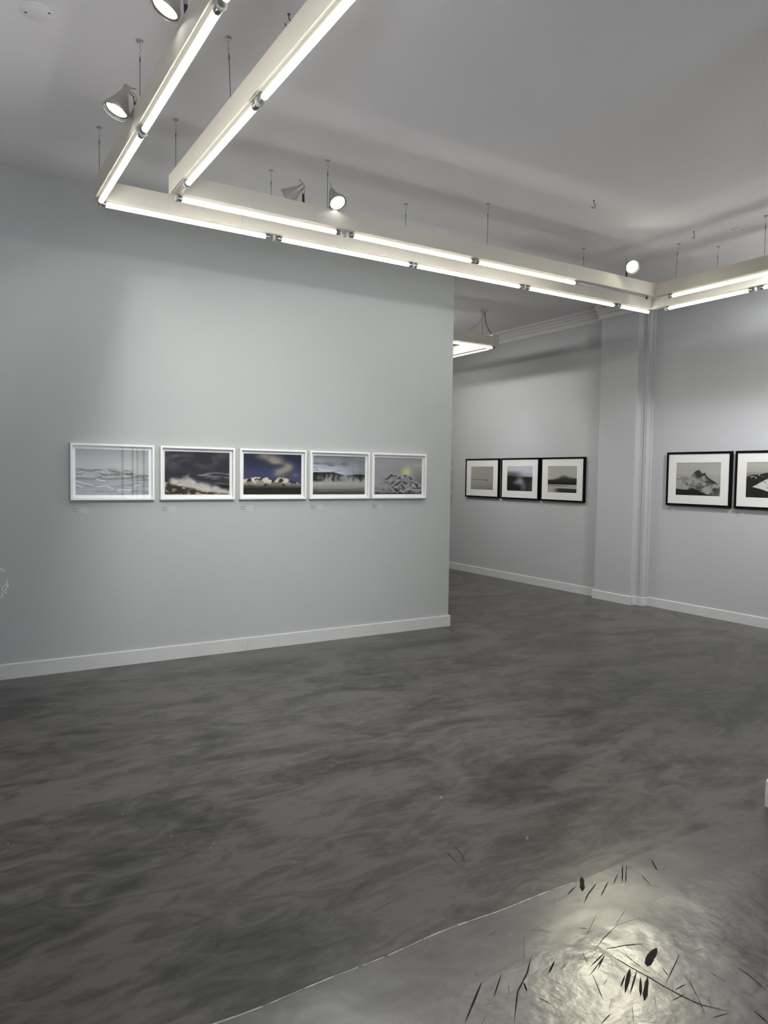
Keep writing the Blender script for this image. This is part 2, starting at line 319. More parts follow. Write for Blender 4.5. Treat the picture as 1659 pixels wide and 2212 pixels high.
# each returns sRGB 0..1, v runs downwards
def p_snow(u, v):
    c = G(.60 + .12 * ss(0, .4, v) + .05 * (fbm(u * 3, v * 14, 1) - .5), (1, 1, .99))
    c = mix(c, G(.66 + 0 * u, (.97, .98, 1.03)), ss(.85, 1, u) * .5)
    top = lin(u, [(0, .385), (.12, .44), (.25, .44), (.45, .42), (.6, .43), (.78, .47), (.9, .55), (1, .56)]) + .012 * (fbm(u * 16, u * 0, 2) - .5)
    hill = ss(-.006, .008, v - top)
    tex = fbm(u * 9 + v * 10, v * 42 - u * 10, 3)
    c = mix(c, G(.70 - .42 * ss(.5, .72, tex), (1, 1, .97)), hill)
    d1 = ss(.03, .0, abs(v - lin(u, [(0, .44), (.3, .52), (.42, .60)]))) * ss(.45, .35, u) * ss(.38, .55, fbm(u * 12, v * 30, 4))
    c = mix(c, G(.33 + 0 * u, (1, 1, .93)), d1 * .8)
    sh = lin(u, [(0, .665), (.25, .67), (.5, .67), (.7, .65), (.8, .62), (.88, .585), (1, .58)])
    dk = ss(.045, .0, abs(v - sh + .015)) * ss(.97, .88, u)
    c = mix(c, G(.30 + .2 * fbm(u * 20, v * 40, 5)), dk * .85)
    wat = ss(-.004, .01, v - sh)
    c = mix(c, G(.60 + .22 * (fbm(u * 6, v * 34, 6) - .35), (.98, 1, 1.02)), wat)
    st = wat * ss(.62, .72, fbm(u * 5 + 2, v * 28, 8)); c = mix(c, G(.32 + 0 * u), st * .45)
    for a, b, lo, hi in ((0, .24, .70, .80), (0, .09, .78, .85), (.27, .40, .655, .70), (.42, .5, .81, .87), (.56, .76, .895, .895), (.8, .87, .79, .79), (.28, .42, .82, .80)):
        l = lo + (hi - lo) * np.clip((u - a) / (b - a), 0, 1); m = ss(.012, .004, abs(v - l)) * (u > a) * (u < b); c = mix(c, G(.93 + 0 * u), m * .9)
    return c
def p_steam(u, v):
    f = fbm(u * 3.2 + 1, v * 5, 11)
    c = mix(G(.19 + 0 * u, (.95, .96, 1.1)), G(.44 + 0 * u, (1, .98, 1.04)), ss(.38, .78, f) * ss(.62, .0, v) + .08)
    c = mix(c, G(.14 + 0 * u, (.85, .9, 1.35)), ss(.55, 1, u) * ss(.6, .2, v) * .6)
    st = ss(.5, .72, fbm(u * 5, v * 26, 12)) * ss(.45, .56, v) * ss(.78, .62, v) * ss(.35, .6, u)
    c = mix(c, G(.62 + 0 * u, (.97, .98, 1.05)), st * .9)
    for yy, a in ((.50, .55), (.585, .55), (.745, .75)): c = mix(c, G(.66 + 0 * u, (.98, .99, 1.03)), ss(.022, 0, abs(v - yy - .015 * np.sin(u * 14))) * ss(a, a + .12, u) * fbm(u * 9, v * 4, 13) * 1.3)
    c = mix(c, G(.06 + 0 * u), ss(.765, .775, v) * ss(.78, .86, u))
    gl = lin(u, [(0, .70), (.3, .78), (.55, .86), (.8, .92), (1, .95)])
    g = ss(-.01, .012, v - gl)
    rock = fbm(u * 14, v * 26, 14)
    c = mix(c, mix(G(.20 + 0 * u, (1.1, .92, .74)), G(.66 + 0 * u, (1.06, .98, .88)), ss(.42, .68, rock)), g)
    top = lin(u, [(0, .68), (.08, .60), (.2, .56), (.33, .55), (.42, .56), (.5, .66), (.62, .70), (.75, .77), (.9, .80), (1, .84)]) + .13 * (fbm(u * 9, v * 7, 15) - .5)
    bot = gl + .03
    s = ss(-.02, .11, v - top) * ss(.05, -.03, v - bot) * (.55 + .6 * fbm(u * 7, v * 9, 16)); s = s * ss(.02, .12, u)
    c = mix(c, G(.86 + 0 * u, (1, .99, .95)), np.clip(s, 0, .95))
    pl = ss(.06, .0, abs(u - .36 - .03 * np.sin(v * 30))) * ss(.46, .56, v) * ss(.75, .6, v) * ss(.3, .6, fbm(u * 20, v * 16, 17))
    return mix(c, G(.8 + 0 * u, (1, .98, .93)), pl * .3)
def p_volcano(u, v):
    c = mix((.10, .13, .22), (.26, .28, .42), ss(.05, .55, v) * .9) + G(.03 * (fbm(u * 4, v * 4, 21) - .5))
    k = 0
    for cu, cv, ru, rv, a in ((.42, .07, .16, .10, .7), (.30, .05, .12, .09, .35), (.56, .14, .12, .10, .75), (.50, .20, .09, .06, .5), (.78, .29, .085, .09, .95), (.74, .36, .10, .06, .5), (.68, .40, .12, .07, .85), (.60, .48, .09, .09, .85), (.9, .51, .06, .045, .45), (.63, .2, .1, .07, .5)):
        k = k + a * blob(u, v, cu, cv, ru, rv)
    k = np.clip(k * (.45 + 1.0 * fbm(u * 7, v * 7, 22)), 0, 1)
    c = mix(c, (.60, .56, .51), k * .95)
    sil = lin(u, [(0, .63), (.1, .60), (.2, .57), (.3, .58), (.38, .56), (.45, .63), (.52, .66), (.56, .61), (.62, .52), (.68, .53), (.74, .60), (.82, .65), (.92, .69), (1, .75)]) + .012 * (fbm(u * 30, 0 * u, 23) - .5)
    m = ss(-.004, .008, v - sil)
    r = fbm(u * 11 + v * 6, v * 10 - u * 7, 24)
    rk = mix((.17, .165, .17), (.86, .82, .76), np.clip(ss(.44, .56, r) + .8 * ss(.03, 0, abs(v - sil - .05 - .5 * np.clip(u - .6, 0, .1))) * (u > .54) * (u < .72), 0, 1) * ss(.86, .66, v))
    c = mix(c, rk, m)
    for (a, b, t, w) in ((.02, .18, .72, .05), (.2, .36, .72, .06), (.45, .66, .75, .06), (.72, .95, .76, .05)):
        d = ss(0, .03, u - a) * ss(0, .03, b - u) * ss(t - w, t - w + .02, v) * ss(t + .09, t, v); c = mix(c, (.56, .51, .47), d * m * .8)
    c = mix(c, (.32, .30, .28), ss(.79, .82, v) * m)
    c = mix(c, G(.06 + .06 * fbm(u * 3, v * 24, 25)), ss(.81, .85, v))
    return c
def p_geyser(u, v):
    c = G(.52 + .28 * ss(.0, .4, v) * ss(1.1, .3, u) + .16 * (fbm(u * 3, v * 7, 31) - .5), (.97, .985, 1.06))
    c = mix(c, G(.36 + 0 * u, (.97, 1, 1.06)), ss(.52, .68, fbm(u * 4 + 5, v * 16, 32)) * ss(.1, .26, v) * ss(.46, .36, v) * ss(.7, .3, u) * .8)
    c = mix(c, G(.36 + 0 * u, (.98, .98, 1.1)), blob(u, v, .6, .2, .07, .07) * .6)
    sil = lin(u, [(0, .43), (.15, .43), (.25, .425), (.38, .42), (.48, .46), (.6, .50), (.7, .50), (.78, .475), (.9, .47), (1, .48)]) + .01 * (fbm(u * 18, 0 * u, 33) - .5)
    m = ss(-.004, .006, v - sil)
    c = mix(c, G(.10 + .1 * fbm(u * 6, v * 6, 34)), m)
    k = ss(.44, .62, fbm(u * 9, v * 4, 35)) * ss(.46, .66, v)
    for cu, w, a in ((.335, .02, 1), (.25, .018, .6), (.57, .06, .95), (.43, .04, .5), (.73, .02, .6), (.66, .03, .4)): k = k + a * ss(w * 1.6, w * .3, abs(u - cu - .015 * np.sin(v * 40))) * ss(.42, .52, v) * (.5 + .6 * fbm(u * 30, v * 14, 36))
    k = np.clip(k, 0, 1) * ss(.72, .66, v)
    c = mix(c, G(.70 + 0 * u, (1, 1, .99)), k * m * .85)
    w = ss(.62, .70, v)
    c = mix(c, G(.68 - .42 * ss(.72, 1, v) + .10 * (fbm(u * 3, v * 26, 37) - .5), (1, .995, .98)), w)
    return c
def p_glow(u, v):
    c = G(.62 + .05 * (fbm(u * 3, v * 4, 41) - .5) - .16 * ss(.7, 1, u) * ss(.2, .7, v), (.99, .99, 1.02))
    k = blob(u, v, .68, .38, .10, .13) + .7 * blob(u, v, .63, .43, .05, .07) + .35 * blob(u, v, .9, .2, .16, .05)
    c = mix(c, (.84, .84, .60), np.clip(k, 0, 1) * .85)
    sil = lin(u, [(0, .72), (.1, .62), (.2, .52), (.28, .45), (.42, .46), (.5, .52), (.56, .47), (.65, .46), (.74, .50), (.8, .58), (.9, .64), (1, .73)]) + .02 * (fbm(u * 26, 0 * u, 42) - .5)
    m = ss(-.004, .01, v - sil)
    r = fbm((u + v) * 16, (v - u) * 7, 43); r2 = fbm((u - v) * 20, (v + u) * 9, 44)
    body = .56 - .34 * ss(.52, .66, np.where(u < .55, r, r2)) + .14 * ss(.5, .7, fbm(u * 20, v * 20, 45))
    c = mix(c, G(body, (1, 1, 1.01)), m * (.45 + .55 * ss(.1, .5, u)))
    c = mix(c, (.18, .18, .18), ss(.02, .005, abs(v - .50)) * (u > .33) * (u < .44) * .8)
    lo = ss(.80, .83, v) * (u < .35); c = mix(c, G(.30 + .45 * fbm(u * 22, v * 22, 46)), lo)
    d = ss(.03, .0, abs(v - lin(u, [(.36, .80), (.5, .93), (.6, 1.0)]))) * (u > .36) * (u < .62); c = mix(c, (.10, .10, .10), d * .9)
    d = ss(.02, .0, abs(v - lin(u, [(.68, 1.0), (.82, .84), (1, .83)]))) * (u > .68); c = mix(c, (.12, .12, .12), d * .9)
    c = mix(c, G(.64 + 0 * u, (.98, 1, 1)), ss(.845, .86, v) * ss(.93, .9, v) * ss(.76, .82, u))
    c = mix(c, (.15, .15, .15), ss(.93, .99, v) * .7)
    return c
def p_spit(u, v):
    c = G(.68 - .05 * ss(0, 1, u) + .05 * (fbm(u * 2.5, v * 2.5, 51) - .5) - .10 * ss(.55, 1, v), (1, .995, .95))
    t = .007 + .008 * ss(.62, .7, u) * ss(.8, .72, u)
    l = .575 + .012 * ss(.55, .75, u)
    c = mix(c, (.16, .155, .14), ss(t + .004, t - .004, abs(v - l)) * ss(.79, .75, u))
    return c
def p_mist(u, v):
    c = G(.82 - .34 * ss(.12, .30, v) * ss(.75, .2, u) - .12 * ss(.2, .38, v), (.98, .98, 1.04)) + G(.03 * (fbm(u * 3, v * 6, 61) - .5))
    m = ss(.355, .43, v - .04 * u)
    c = mix(c, G(.07 + .22 * ss(.7, 1, u) * ss(.4, .7, v), (1, 1, 1.03)), m)
    k = blob(u, v, .52, .62, .15, .13) + .5 * blob(u, v, .33, .66, .11, .09) + .6 * blob(u, v, .66, .84, .13, .18) + .45 * blob(u, v, .5, .45, .13, .1)
    return mix(c, (.66, .66, .72), np.clip(k, 0, 1) * m * .85)
def p_lake(u, v):
    c = G(.72 + .04 * (fbm(u * 5, v * 5, 71) - .5), (1, 1, .94))
    sil = lin(u, [(0, .50), (.15, .47), (.35, .38), (.5, .28), (.6, .29), (.75, .36), (.9, .41), (1, .44)])
    sharp = lin(u, [(0, .04), (.5, .22), (.8, .14), (1, .03)])
    t = np.clip((v - sil) / sharp, 0, 1); c = mix(c, G(.20 - .14 * ss(.5, .7, v), (1, 1, .95)), t * t * (3 - 2 * t))
    c = mix(c, (.70, .695, .66), ss(.69, .70, v))
    c = mix(c, (.13, .13, .12), ss(.012, .004, abs(v - .745)) * ss(.95, .45, u))
    d = ss(.84, .87, v + .03 * (1 - u)) * ss(.12, .45, u); c = mix(c, G(.17 + .12 * ss(.6, .2, u)), d)
    c = mix(c, G(.6 + 0 * u), ss(.93, 1, v) * ss(.35, .1, u) * .8)
    return c
def p_peak(u, v):
    c = G(.70 + .05 * (fbm(u * 3, v * 3, 81) - .5), (1, 1, .95))
    sil = lin(u, [(0, .35), (.2, .42), (.38, .34), (.46, .24), (.53, .22), (.58, .33), (.66, .30), (.70, .42), (.8, .50), (.9, .6), (1, .66)]) + .02 * (fbm(u * 24, 0 * u, 82) - .5)
    m = ss(-.005, .02, v - sil)
    f = fbm(u * 5.5, v * 6, 83); f2 = fbm(u * 14, v * 14, 84)
    dark = m * ss(.62, .36, f + .25 * (f2 - .5)) * (.35 + .65 * ss(.42, .5, u))
    dark = np.clip(dark + ss(.035, .0, abs(v - sil - .04)) * ss(.55, .65, u) * ss(.92, .85, u) + blob(u, v, .52, .38, .07, .12) * .8, 0, 1)
    c = mix(c, G(.62 + .15 * (f2 - .5), (1, 1, .97)), ss(.30, .5, v) * .6)
    near = ss(.34, .04, v - sil) * m * ss(.30, .46, u) * ss(.96, .88, u)
    dark = np.clip(dark * .7 + near * ss(.30, .55, fbm(u * 8, v * 7, 85)) * 1.1 + ss(.5, .64, fbm(u * 6 + 3, v * 8, 86)) * ss(.42, .6, v) * ss(.6, .3, u) * .7, 0, 1)
    c = mix(c, (.13, .13, .125), dark * .85)
    gl = lin(u, [(0, .80), (.25, .83), (.38, .78), (.5, .84), (.65, .93), (.8, .97), (1, .99)]) + .02 * (f2 - .5)
    return mix(c, (.08, .08, .075), ss(-.01, .02, v - gl))
def p_glacier(u, v):
    c = G(.66 + .06 * ss(.35, 0, v), (1, 1, .95)) - G(.12 * ss(.25, .36, v))
    sil = lin(u, [(0, .42), (.1, .37), (.3, .33), (.42, .29), (.6, .30), (.8, .26), (1, .33)]) + .02 * (fbm(u * 22, 0 * u, 91) - .5)
    m = ss(-.01, .01, v - sil)
    f = fbm(u * 12, v * 12, 92)
    c = mix(c, G(.09 + .09 * f, (1, 1, .95)), m)
    c = mix(c, (.8, .8, .76), m * ss(.62, .68, fbm(u * 16, v * 22, 93)) * ss(.50, .42, v))
    top = lin(u, [(.12, .70), (.3, .55), (.5, .38), (.7, .42), (1, .5)]); bot = lin(u, [(.12, .70), (.3, .76), (.5, .86), (1, .9)])
    s = ss(-.005, .008, v - top) * ss(-.005, .008, bot - v) * (u > .12)
    c = mix(c, G(.84 - .22 * ss(.56, .7, fbm((u + v) * 8, (v - u) * 20, 94)), (1, .99, .97)), s)
    return c

def s2l(c): c = np.clip(c, 0, 1); return np.where(c <= .04045, c / 12.92, ((c + .055) / 1.055) ** 2.4)
def art(fn, w, h, name, parent, to_world, nx=170):
    ny = int(nx * h / w)
    U, V = np.meshgrid(np.linspace(0, 1, nx), np.linspace(0, 1, ny))
    col = s2l(fn(U, V)) * .92
    vs = [to_world((i / (nx - 1) - .5) * w, (.5 - j / (ny - 1)) * h) for j in range(ny) for i in range(nx)]
    fs = [(j * nx + i, (j + 1) * nx + i, (j + 1) * nx + i + 1, j * nx + i + 1) for j in range(ny - 1) for i in range(nx - 1)]
    mb = MB(); mb.add(vs, fs)
    o = mb.obj(name, M['print'], parent, origin=to_world(0, 0), fix=False)
    ca = o.data.color_attributes.new('print', 'FLOAT_COLOR', 'POINT')
    a = np.ones((nx * ny, 4)); a[:, :3] = col.reshape(-1, 3); ca.data.foreach_set('color', a.ravel())
    return o

def framed(center, w, h, face, depth, pw, ph, inset, fmat, mmat, fn, wall, label, group, tilt=0):
    """wall 'N': hangs on a wall facing -y; 'E': on a wall facing -x. center lies on the wall surface"""
    cx, cy, cz = center
    if wall == 'N': tw = lambda a, b, d=0: Vector((cx + a, cy - d, cz + b))
    elif wall == 'S': tw = lambda a, b, d=0: Vector((cx - a, cy + d, cz + b))
    else: tw = lambda a, b, d=0: Vector((cx - d, cy - a, cz + b))
    root = empty('framed_photograph', (cx, cy, cz), label, 'framed photograph', group)
    # frame: mitred loop with a rebate and depth
    mb = MB(); prof = [(0, .002), (0, depth - .002), (.002, depth), (face - .002, depth), (face, depth - .002), (face, .002)]
    cor = [(-1, -1), (1, -1), (1, 1), (-1, 1)]
    vs = []
    for sx, sy in cor:
        for i, d in prof: vs.append(tw(sx * (w / 2 - i), sy * (h / 2 - i), d))
    n = len(prof); fs = []
    for k in range(4):
        for i in range(n): fs.append((k * n + i, k * n + (i + 1) % n, ((k + 1) % 4) * n + (i + 1) % n, ((k + 1) % 4) * n + i))
    mb.add(vs, fs); mb.obj('frame', fmat, root, origin=tw(0, 0))
    bk = MB(); a = w / 2 - face * .6; b = h / 2 - face * .6
    def slab(m, x0, x1, y0, y1, d0, d1):
        v = [tw(x, y, d) for d in (d0, d1) for x, y in ((x0, y0), (x1, y0), (x1, y1), (x0, y1))]
        m.add(v, [(0, 3, 2, 1), (4, 5, 6, 7), (0, 1, 5, 4), (1, 2, 6, 5), (2, 3, 7, 6), (3, 0, 4, 7)])
    mm = MB(); zi = depth - inset
    if inset > .015:   # shadow box: flat board with the print floated on it
        slab(mm, -a, a, -b, b, .003, zi)
        mm.obj('mat_board', mmat, root, origin=tw(0, 0))
        art(fn, pw, ph, 'print', root, lambda p, q: tw(p, q, zi + .0015))
    else:              # window mat with a bevelled opening
        for x0, x1, y0, y1 in ((-a, a, ph / 2, b), (-a, a, -b, -ph / 2), (-a, -pw / 2, -ph / 2, ph / 2), (pw / 2, a, -ph / 2, ph / 2)): slab(mm, x0, x1, y0, y1, zi - .003, zi)
        mm.obj('mat_board', mmat, root, origin=tw(0, 0))
        art(fn, pw + .004, ph + .004, 'print', root, lambda p, q: tw(p, q, zi - .004))
    g = MB(); d = depth - .006 if inset > .015 else zi + .004
    g.add([tw(-a, -b, d), tw(a, -b, d), tw(a, b, d), tw(-a, b, d)], [(0, 1, 2, 3)])
    g.obj('glass_pane', M['glass'], root, origin=tw(0, 0), fix=False)
    return root

WG = 'white framed photographs on the left wall'
zf = 1.592
for x0, fn, lb in ((.886, p_snow, 'white framed pale snowy shore photograph, leftmost on the left wall'),
                   (1.583, p_steam, 'white framed photograph of white steam over brown ground under a dark sky'),
                   (2.277, p_volcano, 'white framed photograph of snowy peaks with brown cloud in a navy sky'),
                   (2.962, p_geyser, 'white framed photograph of dark hills behind steaming grey water'),
                   (3.637, p_glow, 'white framed photograph of a streaked grey mountain with a yellow glow')):
    framed((x0 + .324, YW, zf), .648, .452, .018, .04, .564, .366, .030, M['fwhite'], M['matwhite'], fn, 'N', lb, WG)
BG = 'black framed photographs in the back room'
for y0, fn, lb in ((9.60, p_spit, 'black framed photograph of a thin dark spit on pale water, nearest the wall text'),
                   (8.707, p_mist, 'black framed photograph of a pale smoke patch on black, middle of the back room three'),
                   (7.828, p_lake, 'black framed photograph of a soft dark mountain above striped water, beside the pier')):
    framed((XB, y0 - .421, 1.574), .842, .628, .024, .04, .56, .372, .009, M['fblack'], M['matcream'], fn, 'E', lb, BG)
RG = 'large black framed photographs on the right wall'
for y0, fn, lb in ((5.738, p_peak, 'black framed photograph of a jagged peak in cloud, on the right wall'),
                   (4.845, p_glacier, 'black framed photograph of white ice between black slopes, cut by the right edge')):
    framed((XR, y0 - .424, 1.605), .848, .640, .025, .04, .585, .385, .009, M['fblack'], M['matcream'], fn, 'E', lb, RG)

# two more hang on the far face of the near wall; the photo shows them mirrored in the picture glass
for xx, fn, lb in ((5.48, p_spit, 'black framed photograph mirrored in the glass of the steaming water picture'), (6.46, p_mist, 'black framed photograph mirrored in the glass of the yellow glow picture')):
    framed((xx, 1.948, 1.60), .80, .62, .024, .04, .56, .372, .009, M['fblack'], M['matcream'], fn, 'S', lb, 'black framed photographs on the near wall')

# ------------------------------------------------------------------ small wall labels
def wall_label(x, z, wall, wpl, hpl, label, group):
    if wall == 'N': tw = lambda a, b, d: (x + a, YW - d, z - b)
    elif wall == 'B': tw = lambda a, b, d: (XB - d, x - a, z - b)
    else: tw = lambda a, b, d: (XR - d, x - a, z - b)
    mb = MB(); v = [tw(a, b, d) for d in (.0002, .0016) for a, b in ((0, 0), (wpl, 0), (wpl, hpl), (0, hpl))]
    mb.add(v, [(0, 3, 2, 1), (4, 5, 6, 7), (0, 1, 5, 4), (1, 2, 6, 5), (2, 3, 7, 6), (3, 0, 4, 7)])
    o = mb.obj('wall_label', M['label'], origin=tw(0, 0, 0)); tag(o, label, 'label', group)
    t = MB()
    rows = [(.06, .10, .0034), (.16, .48, .0042), (.30, .34, .0026), (.40, .28, .0026), (.49, .46, .0026), (.58, .55, .0026), (.66, .38, .0026), (.86, .86, .0026)]
    for fy, fw_, th in rows:
        a = .04 * wpl + (.012 * wpl if fy > .2 else 0); end = .04 * wpl + fw_ * wpl
        while a < end:
            l = random.uniform(.004, .011); b = min(a + l, end)
            t.add([tw(a, fy * hpl, .0018), tw(b, fy * hpl, .0018), tw(b, fy * hpl + th, .0018), tw(a, fy * hpl + th, .0018)], [(0, 1, 2, 3)]); a = b + .0018
    t.obj('printed_text', M['inkl'], o, origin=tw(0, 0, 0), fix=False)
LG = 'small captions under the photographs'
for x, lb in ((.897, 'small grey caption under the pale snowy shore photograph'), (1.597, 'small grey caption under the brown ground steam photograph'), (2.292, 'small grey caption under the navy sky photograph'),
              (2.985, 'small grey caption under the steaming water photograph'), (3.66, 'small grey caption under the yellow glow photograph')):
    wall_label(x, 1.313, 'N', .125, .062, lb, LG)
for y, lb in ((9.60, 'tiny caption under the dark spit photograph in the back room'), (8.72, 'tiny caption under the smoke patch photograph in the back room'), (7.845, 'tiny caption under the striped water photograph in the back room')):
    wall_label(y, 1.218, 'B', .115, .056, lb, LG)
for y, lb in ((5.735, 'small caption under the jagged peak photograph'), (4.845, 'small caption under the white ice photograph')):
    wall_label(y, 1.255, 'E', .115, .056, lb, LG)

# ------------------------------------------------------------------ wall text in the back room
txt = empty('wall_text', (XB, 10.0, 1.5), 'dark vinyl wall text in three paragraphs beside the partition edge', 'wall text')
paras = [[(145, 'como de'), (165, 'misma fe'), (186, 'Lama 5'), (207, 'dar lo a')],
         [(271, 'a, de dis'), (293, 'y lame'), (313, 'de par 3'), (335, 'ragon rei'), (356, 'idencial'), (376, 'Basoccos'), (397, 'ordeces'), (418, 'comental'), (439, 'cump w')],
         [(500, 'd de voy'), (521, 'den d se'), (543, 'y if solo'), (564, 'E eferos'), (585, 'ontas uv')]]
for para in paras:
    me_all = bmesh.new()
    for v, s_ in para:
        z = 1.889 - (960 + v / 4.608 - 992) * .00797
        cu = bpy.data.curves.new('t', 'FONT'); cu.body = s_; cu.size = .036; cu.align_x = 'RIGHT'; cu.align_y = 'CENTER'; cu.resolution_u = 2
        ob = bpy.data.objects.new('t', cu); C.objects.link(ob)
        bpy.context.view_layer.update()
        me = bpy.data.meshes.new_from_object(ob)
        # text x -> world -y, text y -> world z, facing -x
        me.transform(Matrix(((0, 0, -1, -.0008), (-1, 0, 0, 0), (0, 1, 0, z - 1.5), (0, 0, 0, 1))))
        me_all.from_mesh(me); bpy.data.objects.remove(ob); bpy.data.curves.remove(cu); bpy.data.meshes.remove(me)
    m2 = bpy.data.meshes.new('paragraph'); me_all.to_mesh(m2); me_all.free(); m2.materials.append(M['ink'])
    po = bpy.data.objects.new('paragraph', m2); C.objects.link(po); po.parent = txt; po.location = (0, -.004, 0)

# white pen drawing at the left edge
DOO = [(1.4,[(0.3907,0.8563),(0.3985,0.8526),(0.4102,0.8385),(0.4308,0.8268)]),(1.1,[(0.446,0.7703),(0.437,0.7619),(0.4377,0.7304)]),(1.1,[(0.4377,0.7304),(0.4207,0.7204),(0.4057,0.7057),(0.4036,0.6913),(0.4182,0.6746),(0.4329,0.6567),(0.4351,0.6745),(0.4283,0.6884),(0.4234,0.6944)]),(1,[(0.4377,0.7304),(0.4336,0.7217),(0.4368,0.7035),(0.4293,0.6884)]),(1.1,[(0.4386,0.7304),(0.4415,0.7167),(0.4473,0.7051),(0.4532,0.7001)]),(1,[(0.4386,0.7304),(0.4446,0.7277),(0.4514,0.7194)]),(1,[(0.4396,0.7303),(0.4496,0.7352)]),(1.3,[(0.4034,0.6701),(0.409,0.6483),(0.4029,0.6298),(0.3882,0.6343)])]
DOO[0][1].insert(0, (.372, .862)); DOO[-1][1].append((.368, .642))
draw = empty('wall_drawing', (.42, YW, .75), 'white pen scribble on the grey wall at the left edge', 'drawing')
for grp in ((0,), (1, 2, 3, 4, 5, 6), (7,)):
    dm = MB()
    for gi in grp:
        w, pts = DOO[gi]
        ww = .0044 * w
        P = [Vector(p) for p in pts]; vs = []; m = len(P)
        for i, q in enumerate(P):
            d = (P[min(i + 1, m - 1)] - P[max(i - 1, 0)]).normalized(); n = Vector((-d.y, d.x)) * ww / 2
            vs += [(q.x + n.x, YW - .0008, q.y + n.y), (q.x - n.x, YW - .0008, q.y - n.y)]
        dm.add(vs, [(2 * i, 2 * i + 1, 2 * i + 3, 2 * i + 2) for i in range(m - 1)])
    dm.obj('pen_stroke', M['chalk'], draw, origin=(.42, YW, .75), fix=False)

# ------------------------------------------------------------------ suspended light fixtures
ZB, ZT, ZTUBE, TR = 3.384, 3.505, 3.362, .0165
HW = .033
def trough(c): return [(c - HW, ZB), (c - HW, ZT), (c + HW, ZT), (c + HW, ZB), (c + HW - .009, ZB), (c + HW - .010, ZB - .003), (c - HW + .010, ZB - .003), (c - HW + .009, ZB)]
def housing(root, axis, c, a, b, cuts=()):
    ks = [a] + list(cuts) + [b]
    for i in range(len(ks) - 1):
        g = .0012 if i else 0
        mb = MB().prism(trough(c), axis, ks[i] + g, ks[i + 1])
        mid = (ks[i] + ks[i + 1]) / 2
        mb.obj('housing', M['housing'], root, origin=(mid, c, ZB) if axis == 'x' else (c, mid, ZB))
def P3(axis, c, t, z): return (t, c, z) if axis == 'x' else (c, t, z)
def tube_on(root, axis, c, a, b, m='tube'):
    if a > b: a, b = b, a
    org = P3(axis, c, (a + b) / 2, ZTUBE)
    mb = MB().tube([P3(axis, c, a, ZTUBE), P3(axis, c, b, ZTUBE)], TR, 20)
    for i, fc in enumerate(mb.f):      # the upper half of each tube is its back, given a dim glow
        if sum(mb.v[k][2] for k in fc) / len(fc) > ZTUBE + TR * .12: mb.mi[i] = 1
    t = mb.obj('fluorescent_tube', [M[m], M['socket' if m == 'tube_off' else 'tube_back']], root, origin=org)
    for e, s_ in ((a, -1), (b, 1)):
        cb = MB().tube([P3(axis, c, e, ZTUBE), P3(axis, c, e + s_ * .031, ZTUBE), P3(axis, c, e + s_ * .035, ZTUBE)], [TR * 1.03, TR * 1.03, TR * .8], 14)
        cb.obj('end_cap', M['silver'], t, origin=P3(axis, c, e, ZTUBE))
def sock(root, axis, c, t, s=1):
    mb = MB()
    a = P3(axis, c, t - .006, ZB - .022); b = P3(axis, c, t + .006, ZB + .018)
    if axis == 'x': mb.box((t - .006, c - .010, ZB - .03), (t + .006, c + .010, ZB + .018))
    else: mb.box((c - .010, t - .006, ZB - .03), (c + .010, t + .006, ZB + .018))
    mb.lathe([(.0, -.007), (.0225, -.007), (.0235, -.004), (.0235, .004), (.0225, .007), (0, .007)], P3(axis, c, t, ZTUBE), (1, 0, 0) if axis == 'x' else (0, 1, 0), 18)
    mb.lathe([(.0, .007), (.012, .007), (.012, .010), (0, .010)], P3(axis, c, t, ZTUBE), (s, 0, 0) if axis == 'x' else (0, s, 0), 12, mi=1)
    mb.obj('tube_socket', [M['socket'], M['screw']], root, origin=P3(axis, c, t, ZTUBE))
def hang(root, x, y, dx=0, dy=0, zt=None, m='wire'):
    zt = ZT if zt is None else zt
    bx_, by_ = x + dx, y + dy
    P = lambda f: (x + (bx_ - x) * f, y + (by_ - y) * f, ZC + (zt - ZC) * f)
    mb = MB().tube([P(.22), P(1.0)], .0019, 6); mb.tube([P(.25), P(.31)], .0036, 6)
    mb.tube([P(.985), P(1)], .006, 8)
    w = mb.obj('suspension_wire', M[m], root, origin=P(1))
    hk = MB().lathe([(0, 0), (.017, 0), (.017, .004), (.011, .007), (0, .007)], (x, y, ZC), (0, 0, -1), 14)
    zz = lambda f: ZC - f * (ZC - zt)
    hk.tube([(x, y, ZC - .006), (x, y, zz(.10)), (x + .006, y, zz(.125)), (x + .007, y, zz(.15)), (x, y, zz(.165)), (x - .004, y, zz(.18)), (x, y, zz(.2)), P(.235)], .0014, 5)
    hk.obj('ceiling_eyelet', M['silver'], w, origin=(x, y, ZC))

# outer U
xo, yo, xro = .936, 5.143, 6.448
F1 = empty('hanging_light_fixture', (3.7, yo, ZB), 'outer cream U-shaped beam of fluorescent tubes hung nearer the left wall', 'light fixture', 'cream tube light beams')
housing(F1, 'x', yo, xo - HW, xro + HW, (1.906, 3.16, 4.42, 5.68))
housing(F1, 'y', xo, 2.1, yo - HW - .0004, (2.55, 3.80))
housing(F1, 'y', xro, 2.1, yo - HW - .0004, (3.4,))
yt = yo + .012
for a, b in ((.975, 2.102), (2.232, 3.38), (3.464, 4.607), (4.734, 5.880), (5.985, 6.420)): tube_on(F1, 'x', yt - .01, a, b)
for t in (2.167, 3.422, 4.671, 5.936): sock(F1, 'x', yt - .01, t)
sock(F1, 'x', yt - .01, 6.455, -1); sock(F1, 'x', yt - .01, .938)
for a, b, m_ in ((5.085, 4.005, 'tube'), (3.913, 2.785, 'tube'), (2.69, 2.15, 'tube')): tube_on(F1, 'y', xo, a, b, m_)
for t in (3.96, 2.738): sock(F1, 'y', xo, t)
